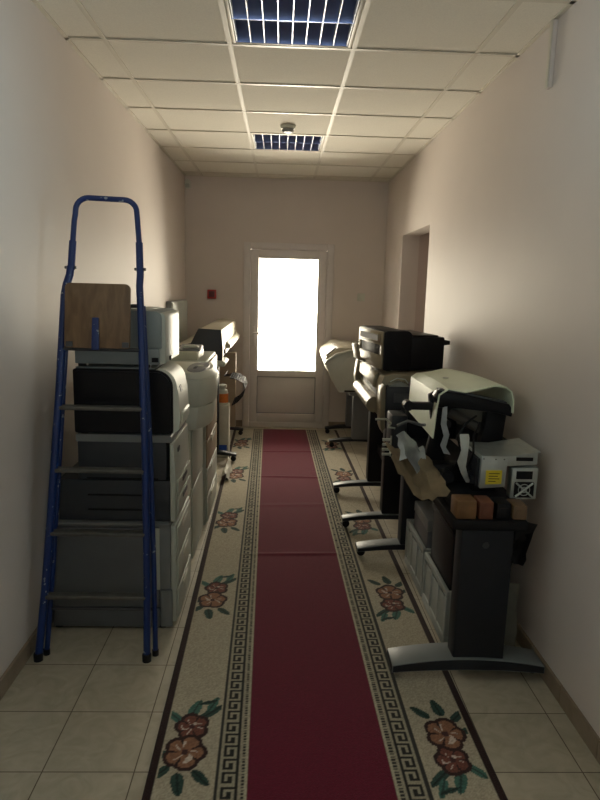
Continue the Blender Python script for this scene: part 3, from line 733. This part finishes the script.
# black printer on it, turned a little
r = thing('inkjet_printer', 'black printer with beige front slots, sitting on the champagne fronted plotter', 'printer', (1.728, 4.04, 1.076), math.radians(9.5), local=True)
pf = rrect(0, .008, .185, .262, (.01, .01, .035, .02), 6)
MB().prism(pf, .0, .56).build('body', M['black'], r, .004)
MB().box(.1855, .02, .008, .42, .54, .225).build('rear_section', M['black'], r, .012)
MB().box(.20, .015, .2255, .37, .52, .236).build('rear_lid', M['black_gloss'], r, .003)
MB().prism([(.4205, .17), (.46, .175), (.46, .20), (.4205, .205)], .03, .5).build('paper_guide', M['black'], r, .003)
for (z0_, z1_) in ((.012, .10), (.165, .255)):
    MB().box(-.010, .012, z0_, -.0005, .55, z1_).build('front_panel', M['champagne'], r, .004)
MB().box(-.010, .012, .1005, -.0005, .06, .1645).build('front_post', M['champagne'], r, .003)
MB().box(-.010, .50, .1005, -.0005, .55, .1645).build('front_post', M['champagne'], r, .003)
MB().prism([(-.0105, .175), (-.020, .185), (-.018, .245), (-.0105, .25)], .06, .50).build('front_bezel', M['champagne'], r, .003)
MB().prism([(-.0105, .205), (-.0215, .192), (-.0215, .230), (-.0105, .230)], .08, .48).build('paper_slot', M['black'], r)
tr_ = MB().prism([(-.0105, .02), (-.055, .035), (-.075, .13), (-.070, .145), (-.06, .14), (-.045, .05), (-.0105, .04)], .36, .50)
tr_.build('output_tray', M['champagne'], r, .003)
for y in (.05, .5):
    for x in (.03, .38): MB().box(x, y-.02, .0, x+.03, y+.02, .0075).build('foot', M['black'], r)

# ------------------------------------------------------------------ right side, nearest: dismantled plotter on a black stand
r = thing('dismantled_plotter', 'dismantled black plotter on a black stand, nearest machine on the right', 'plotter', (1.95, 3.0, 0))
c1 = MB().box(1.800, 2.38, .095, 2.013, 2.47, .664).build('stand_column', M['charcoal'], r, .008)
MB().lathe([(.014, 0), (.014, .003)], (1.90, 2.3798, .60), axis=(0, -1, 0), n=18).build('column_cap', M['slate'], c1)
MB().box(1.80, 3.56, .095, 1.98, 3.66, .664).build('stand_column', M['charcoal'], r, .008)
stand_foot(1.548, 2.185, 2.43, M['foot_lit_top'], zb=.066, wd=.13, hh=.052, root=r, zfloor=.0112)
stand_foot(1.545, 2.182, 3.61, M['foot_lit_top'], zb=.062, wd=.10, hh=.038, root=r, zfloor=.0112)
MB().box(1.988, 2.475, .14, 2.012, 3.555, .24).build('cross_brace', M['charcoal'], r, .004)
MB().box(1.760, 2.375, .6645, 2.062, 3.68, .705).build('deck', M['black'], r, .006)
MB().box(1.785, 2.50, .7055, 2.06, 3.66, .755).build('chassis_base', M['charcoal'], r, .008)
# side plate nearest the viewer and the top beam
sp = MB().prism([(1.735, 1.135), (1.76, 1.150), (1.80, 1.135), (1.80, 1.02), (1.83, .94), (1.82, .7555), (1.74, .7555), (1.735, .85), (1.76, .98)], 2.80, 2.835)
sp.build('side_plate', M['black'], r, .004)
tb = MB().prism([(1.745, 1.135), (1.76, 1.165), (1.86, 1.155), (2.08, 1.112), (2.10, 1.085), (2.095, 1.055), (2.03, 1.072), (1.86, 1.088), (1.765, 1.09)], 2.735, 2.7995)
tb.build('top_beam', M['black_gloss'], r, .004)
MB().prism([(1.765, 1.1665), (1.86, 1.1565), (2.07, 1.1160), (2.07, 1.1205), (1.86, 1.163), (1.765, 1.173)], 2.74, 2.79).build('beam_strip', M['mid_grey'], r)
MB().prism([(2.005, 1.07), (2.095, 1.05), (2.085, .93), (2.075, .7555), (1.99, .7555), (1.985, .93), (2.0, 1.0)], 2.80, 2.86).build('side_plate', M['black'], r, .004)
MB().box(1.62, 2.75, 1.075, 1.745, 2.79, 1.108).build('arm', M['black'], r, .006)
MB().tube([(1.635, 2.745, 1.094), (1.635, 2.795, 1.094)], .022, 16).build('arm_pivot', M['black'], r)
MB().box(1.80, 3.55, .7555, 2.14, 3.64, .935).build('chassis_end', M['charcoal'], r, .006)
MB().box(2.08, 2.87, .7555, 2.14, 3.545, .92).build('rear_beam', M['charcoal'], r, .006)
MB().tube([(1.845, 2.87, 1.05), (2.02, 2.87, .96)], .024, 16).build('grey_roller', mat('roller_rubber', (.10, .095, .085), .5), r)
MB().tube([(1.86, 2.92, .975), (1.86, 3.545, .975)], .02, 14).build('carriage_rod', M['dark_metal'], r)
MB().sheet([[(1.865, 2.90, 1.075), (2.02, 2.90, 1.05)], [(1.90, 2.90, .985), (2.03, 2.90, .955)]], .002).build('pale_sheet', M['polythene'], r)
# thin silver brackets
sb = MB()
sb.sheet([[(1.78, 2.72, 1.095), (1.80, 2.72, 1.10)], [(1.775, 2.715, 1.02), (1.80, 2.715, 1.02)], [(1.79, 2.71, .97), (1.815, 2.71, .975)], [(1.775, 2.70, .93), (1.80, 2.70, .92)], [(1.79, 2.69, .895), (1.82, 2.69, .89)]], .003)
sb.build('silver_bracket', M['film'], r)
sb = MB()
sb.sheet([[(1.828, 2.60, 1.005), (1.866, 2.60, 1.005)], [(1.826, 2.585, .99), (1.866, 2.585, .99)], [(1.832, 2.575, .94), (1.862, 2.575, .935)], [(1.818, 2.575, .89), (1.856, 2.575, .87)], [(1.838, 2.575, .84), (1.872, 2.575, .82)], [(1.862, 2.575, .80), (1.884, 2.575, .80)]], .003)
sb.build('silver_bracket', M['steel'], r)
cb = MB()
cb.tube([(1.61, 2.86, .98), (1.66, 2.87, 1.0), (1.72, 2.86, .985), (1.735, 2.84, .99)], .007, 8)
cb.build('grey_link', M['mid_grey'], r)
MB().tube([(1.835, 2.72, .79), (1.86, 2.66, .90), (1.83, 2.64, .98), (1.87, 2.66, 1.04), (1.93, 2.72, 1.06)], .005, 6).build('cable', M['black'], r)
MB().tube([(1.88, 2.68, .775), (1.875, 2.60, .86), (1.885, 2.58, .93), (1.90, 2.64, .99), (1.95, 2.72, 1.03)], .005, 6).build('cable', M['black'], r)
MB().box(1.745, 2.70, .757, 1.90, 2.79, .84).build('motor_block', M['black'], r, .008)
MB().tube([(1.80, 2.64, .80), (1.80, 2.70, .80)], .028, 16).build('gear', M['charcoal'], r)
# far end on the corridor side: black bracketry
e_ = MB().box(1.70, 3.50, .70, 1.79, 3.66, .90); e_.build('end_bracket', M['slate'], r, .01)
MB().tube([(1.60, 3.45, .885), (1.66, 3.46, .885), (1.69, 3.47, .86), (1.68, 3.48, .835), (1.72, 3.50, .825)], .006, 8).build('loose_wire', M['pale_plastic'], r)
cm = MB()
for i in range(4): cm.box(1.655, 3.50+.001*i, .665+.028*i, 1.70, 3.515+.001*i, .677+.028*i)
cm.box(1.70, 3.495, .66, 1.706, 3.525, .78)
cm.build('plastic_comb', M['pale_plastic'], r)

# pale green cover lying over it
def cover():
    near = [(1.742, .955), (1.752, 1.09), (1.760, 1.150), (1.80, 1.178), (1.875, 1.166), (1.93, 1.178), (2.00, 1.197), (2.055, 1.192), (2.082, 1.172), (2.094, 1.13), (2.096, 1.075)]
    far = [(1.790, .93), (1.797, 1.04), (1.800, 1.120), (1.83, 1.142), (1.87, 1.146), (1.92, 1.155), (1.97, 1.168), (2.00, 1.170), (2.03, 1.160), (2.05, 1.13), (2.055, 1.08)]
    g = []
    for i in range(13):
        s_ = i/12; g.append([(a[0]*(1-s_)+b[0]*s_, 2.72+.80*s_+(0 if 0 else 0), a[1]*(1-s_)+b[1]*s_+(.012*math.sin(math.pi*s_) if 2 < k < 8 else 0)) for k, (a, b) in enumerate(zip(near, far))])
    # left panel tapers back towards its lower corner
    return MB().sheet(g, -.005)
r = thing('plotter_cover', 'pale green plastic plotter cover lying over the dismantled plotter', 'cover', (1.9, 3.1, .95))
cover().build('cover_shell', M['mint'], r)
MB().lathe([(.014, 0), (.016, .003), (.010, .005)], (1.885, 3.1, 1.1725), n=14).build('cover_latch', M['pale_plastic'], r)

# bare metal drive unit with fan, yellow label
r = thing('power_supply', 'bare metal electronics box with yellow label and fan grille, above coloured blocks', 'electronics box', (1.99, 2.6, .762))
tz = lambda x: -.03*(x-1.9)
px0, px1, px2 = 1.897, 2.0, 2.135
MB().prism([(px0, .798), (px1, .806), (px1+.006, .931), (px0, .935)], 2.50, 2.70).build('housing', M['steel'], r, .002)
MB().prism([(px1+.0065, .890), (px2, .900), (px2, .955), (px1+.0065, .9315)], 2.515, 2.70).build('rear_housing', M['steel'], r, .002)
MB().prism([(px0-.003, .9355), (px1, .9325), (px2+.002, .9565), (px2+.002, .9595), (px1, .9365), (px0-.003, .9390)], 2.495, 2.74).build('lid', M['steel'], r)
fm = MB().prism([(2.032, .748), (2.140, .752), (2.142, .886), (2.034, .884)], 2.512, 2.56).build('fan_module', M['steel'], r, .002)
MB().box(2.050, 2.5095, .838, 2.118, 2.5115, .872).build('socket', M['black'], fm)
fc = (2.087, .792)
MB().prism(rrect(fc[0]-.042, fc[1]-.034, fc[0]+.042, fc[1]+.034, (.008,)*4), 2.5105, 2.5115).build('fan_opening', M['black'], fm)
fg = MB()
for rad in (.011, .024):
    fg.tube([(fc[0]+rad*math.cos(a), 2.5085, fc[1]+rad*math.sin(a)) for a in np.linspace(0, 2*math.pi, 21)], .0017, 6)
for a in (.785, 2.356): fg.tube([(fc[0]-.050*math.cos(a), 2.5075, fc[1]-.042*math.sin(a)), (fc[0]+.050*math.cos(a), 2.5075, fc[1]+.042*math.sin(a))], .0045, 6)
fg.build('fan_grille', M['steel'], fm)
MB().prism([(1.918, .816), (1.985, .820), (1.985, .878), (1.918, .876)], 2.4975, 2.4995).build('yellow_label', M['yellow'], r)
lt = MB()
for i, (z, l) in enumerate(((.862, .045), (.851, .038), (.840, .045), (.829, .03))):
    lt.box(1.93, 2.4967, z, 1.93+l, 2.4974, z+.003)
lt.build('label_print', M['black'], r)
MB().box(2.045, 2.5115, .915, 2.115, 2.5145, .930).build('slot', M['black'], r)
for x, z in ((1.905, .925), (1.955, .924), (1.99, .924)):
    MB().lathe([(.003, 0), (.003, .002)], (x, 2.4998, z), axis=(0, -1, 0), n=10).build('screw', M['dark_metal'], r)
pcb = MB().box(1.885, 2.52, .80, 1.8965, 2.69, .92)
for i in range(5): pcb.box(1.868, 2.53+.03*i, .81+.018*(i % 3), 1.885, 2.548+.03*i, .84+.018*(i % 3))
pcb.build('circuit_board', M['charcoal'], r)
MB().box(1.90, 2.60, .7555, 2.0, 2.70, .798).build('standoff', M['black'], r)

# coloured blocks in a row on the deck edge
for (x0, x1, z1_, m_, lab) in ((1.775, 1.855, .784, 'ochre', 'ochre block, leftmost in the row under the metal electronics box'),
                               (1.867, 1.923, .781, 'rust', 'rust red block beside the ochre block under the electronics box'),
                               (1.937, 1.993, .776, 'black', 'black block between the rust red and tan blocks'),
                               (2.004, 2.060, .768, 'tanwood', 'tan block, rightmost in the row under the metal electronics box')):
    r = thing('block', lab, 'block', ((x0+x1)/2, 2.44, .7055), group='coloured blocks in a row under the electronics box')
    MB().box(x0, 2.388, .7058, x1, 2.480, z1_-.004).build('block_body', M[m_], r, .004)
    MB().box(x0+.012, 2.384, .716, x1-.012, 2.3875, z1_-.022).build('block_face', M[m_], r, .001)

# crumpled brown paper hanging over the deck edge, silver film on it
def brown(a, b):
    # a across (corridor -> wall), b up
    x = 1.545+.215*a; z = .875-.085*a-.085*(1-b)*(1-abs(2*a-1))+.05*b+.015*math.sin(7*a+3*b)
    return (x, 2.50+.30*b+.04*math.sin(5*a), z)
o = crumple(12, 8, brown, .0015, 11).build('brown_paper', M['kraft'], None)
tag(o, 'crumpled brown packing paper hanging off the dismantled plotter stand toward the carpet', 'paper')
o = crumple(7, 6, lambda a, b: (1.595+.12*a, 2.66+.12*b, .862-.05*a+.10*b+.02*math.sin(6*a)), .0012, 21).build('silver_film', M['film'], None)
tag(o, 'crumpled silver grey plastic film on the brown packing paper', 'plastic film')

# things under the stand
def crate(y0, y1_, x0, x1, z1_, lab, tilt=0):
    r = thing('crate', lab, 'crate', ((x0+x1)/2, (y0+y1_)/2, 0), group='grey plastic crates under the dismantled plotter')
    z0 = .0105
    MB().box(x0, y0, z0, x1, y1_, z0+.012).build('crate_floor', M['crate'], r, .002)
    def side(name, p0, p1):
        b = MB(); p0 = Vector(p0); p1 = Vector(p1); d = p1-p0; L_ = d.length; d.normalize(); nrm = Vector((-d.y, d.x, 0))*.009
        def bar(s0, s1, za, zb):
            q = [p0+d*s0, p0+d*s1]
            b.hexa([(q[0]-nrm)[:2]+(za,) if 0 else tuple((q[0]-nrm).xy)+(za,), tuple((q[1]-nrm).xy)+(za,), tuple((q[1]+nrm).xy)+(za,), tuple((q[0]+nrm).xy)+(za,),
                    tuple((q[0]-nrm).xy)+(zb,), tuple((q[1]-nrm).xy)+(zb,), tuple((q[1]+nrm).xy)+(zb,), tuple((q[0]+nrm).xy)+(zb,)])
        za = z0+.0125
        bar(0, L_, za, za+.035); bar(0, L_, z1_-.028, z1_)
        n = max(3, int(L_/.13))
        for i in range(n+1):
            s0 = (L_-.022)*i/n; bar(s0, s0+.022, za+.035, z1_-.028)
        q = b
        # back web so the lattice reads as a ribbed panel
        w_ = nrm*.35
        b.hexa([tuple((p0-w_).xy)+(za+.034,), tuple((p1-w_).xy)+(za+.034,), tuple((p1+w_).xy)+(za+.034,), tuple((p0+w_).xy)+(za+.034,),
                tuple((p0-w_).xy)+(z1_-.05,), tuple((p1-w_).xy)+(z1_-.05,), tuple((p1+w_).xy)+(z1_-.05,), tuple((p0+w_).xy)+(z1_-.05,)])
        b.build(name, M['crate'], r, .002)
    e = .009
    side('crate_side', (x0+e, y0, 0), (x0+e, y1_, 0)); side('crate_side', (x1-e, y0, 0), (x1-e, y1_, 0))
    side('crate_side', (x0+.019, y0+e, 0), (x1-.019, y0+e, 0)); side('crate_side', (x0+.019, y1_-e, 0), (x1-.019, y1_-e, 0))
crate(2.62, 3.06, 1.825, 1.985, .275, 'grey ribbed plastic crate under the stand, right behind the near black column')
crate(3.09, 3.535, 1.825, 1.985, .275, 'grey ribbed plastic crate under the stand, further from the camera')
r = thing('storage_box', 'dark grey box with paler lid standing in the further grey crate', 'box', (1.905, 3.2, .025))
MB().box(1.848, 3.12, .0235, 1.962, 3.44, .36).build('box_body', M['mid_grey'], r, .006)
MB().box(1.845, 3.117, .3605, 1.965, 3.443, .42).build('box_lid', M['grey_plastic'], r, .006)
r = thing('storage_box', 'black box standing in the nearer grey crate, close behind the near column', 'box', (1.905, 2.83, .276))
MB().box(1.848, 2.65, .0235, 1.962, 3.03, .52).build('box_body', M['black'], r, .01)
MB().box(1.845, 2.647, .5205, 1.965, 3.033, .545).build('box_lid', M['black'], r, .004)
o = crumple(6, 9, lambda a, b: (2.045+.100*a-.01*b, 2.62+.04*math.sin(4*a), .02+.31*b), .002, 31).build('plastic_sheet', M['polythene'], None)
tag(o, 'pale plastic sheet standing between the near black column and right wall', 'plastic sheet')
o = crumple(6, 8, lambda a, b: (2.030+.125*a*(1-.5*b)+.02*b, 2.50+.04*math.sin(3*a), .650-.19*b), .003, 41).build('black_bag', M['black'], None)
tag(o, 'black plastic bag hanging from the deck beside the right wall', 'bag')

# ------------------------------------------------------------------ light
w = bpy.data.worlds.new('sky'); S.world = w; w.use_nodes = True
nt = w.node_tree; bg = nt.nodes['Background']
tc = nt.nodes.new('ShaderNodeTexCoord'); sx = nt.nodes.new('ShaderNodeSeparateXYZ'); nt.links.new(tc.outputs['Generated'], sx.inputs[0])
SIDE = (4.7, 6.4, 7.6, 1); BACK = (2.0, 2.3, 2.6, 1); FRONT = (19.0, 16.4, 13.4, 1)
HORIZON_SIDE = ((0, .35), (1, .0), (.30, .6), (.45, 1.0), (.52, .6), (.58, .05))
HORIZON_FRONT = ((0, 1.3), (1, .5), (.30, 1.45), (.45, .75), (.55, .5), (.70, .75))
ramp = nt.nodes.new('ShaderNodeValToRGB'); e = ramp.color_ramp.elements
ma = nt.nodes.new('ShaderNodeMath'); ma.operation = 'MULTIPLY_ADD'; ma.inputs[1].default_value = .5; ma.inputs[2].default_value = .5
nt.links.new(sx.outputs['Y'], ma.inputs[0]); nt.links.new(ma.outputs[0], ramp.inputs['Fac'])
e[0].position = .05; e[0].color = BACK; e[1].position = .74; e[1].color = FRONT
for p_, c_ in ((.22, SIDE), (.58, SIDE)):
    q_ = e.new(p_); q_.color = c_
# strength by height, tuned to light walls and ceiling; front strongest below horizon
mg = nt.nodes.new('ShaderNodeMath'); mg.operation = 'MULTIPLY_ADD'; mg.inputs[1].default_value = .5; mg.inputs[2].default_value = .5
nt.links.new(sx.outputs['Z'], mg.inputs[0])
def zramp(stops):
    r3 = nt.nodes.new('ShaderNodeValToRGB'); e = r3.color_ramp.elements
    e[0].position = 0; e[1].position = 1
    for el, (p_, v_) in zip([e[0], e[1]]+[e.new(.5) for _ in range(4)], stops): el.position = p_; el.color = (v_, v_, v_, 1)
    nt.links.new(mg.outputs[0], r3.inputs['Fac']); return r3
ra, rb = zramp(HORIZON_SIDE), zramp(HORIZON_FRONT)
my = nt.nodes.new('ShaderNodeMapRange'); my.inputs['From Min'].default_value = .15; my.inputs['From Max'].default_value = .5
nt.links.new(sx.outputs['Y'], my.inputs['Value'])
mz = nt.nodes.new('ShaderNodeMix'); mz.data_type = 'RGBA'
nt.links.new(my.outputs['Result'], mz.inputs['Factor']); nt.links.new(ra.outputs['Color'], mz.inputs[6]); nt.links.new(rb.outputs['Color'], mz.inputs[7])
nt.links.new(ramp.outputs['Color'], bg.inputs['Color']); nt.links.new(mz.outputs[2], bg.inputs['Strength'])
def portal(name, loc, rot, sx_, sy_):
    l = bpy.data.lights.new(name, 'AREA'); l.shape = 'RECTANGLE'; l.size = sx_; l.size_y = sy_; l.cycles.is_portal = True
    o = bpy.data.objects.new(name, l); COL.objects.link(o); o.location = loc; o.rotation_euler = rot
portal('door_daylight', ((gx0+gx1)/2, D+.04, (gz0+gz1)/2), (-math.pi/2, 0, 0), gx1-gx0, gz1-gz0)
portal('added_left_window_daylight', (-.14, (sy0+sy1)/2, (szl+sz1)/2), (0, -math.pi/2, 0), sz1-szl-.12, sy1-sy0-.12)  # this and the next two serve the windows added for light
portal('added_right_window_daylight', (W+.14, (sy0+sy1)/2, (szr+sz1)/2), (0, math.pi/2, 0), sz1-szr-.12, sy1-sy0-.12)
portal('added_near_window_daylight', ((nx0+nx1)/2, YN-.12, (nz0+nz1)/2), (math.pi/2, 0, 0), nx1-nx0, nz1-nz0)

# ------------------------------------------------------------------ camera
f_px, pitch, yaw, roll = 635.4519, math.radians(10.0919), math.radians(1.931), math.radians(1.5038)
fw = Vector((math.sin(yaw)*math.cos(pitch), math.cos(yaw)*math.cos(pitch), -math.sin(pitch)))
rt = Vector((math.cos(yaw), -math.sin(yaw), 0)); up = rt.cross(fw)
r2 = rt*math.cos(roll)+up*math.sin(roll); u2 = -rt*math.sin(roll)+up*math.cos(roll)
cam = bpy.data.cameras.new('camera'); co = bpy.data.objects.new('camera', cam); COL.objects.link(co)
mw = Matrix((r2, u2, -fw)).transposed().to_4x4(); mw.translation = Vector((1.0603, 0, 1.5997)); co.matrix_world = mw
cam.sensor_fit = 'VERTICAL'; cam.sensor_height = 36; cam.lens = f_px/800*36; cam.clip_start = .02
S.camera = co
S.view_settings.view_transform = 'Standard'; S.view_settings.look = 'None'; S.view_settings.gamma = 1
S.view_settings.use_curve_mapping = False
S.view_settings.exposure = 0.9
S.cycles.use_denoising = True
S.cycles.max_bounces = 10; S.cycles.diffuse_bounces = 7; S.cycles.transparent_max_bounces = 8
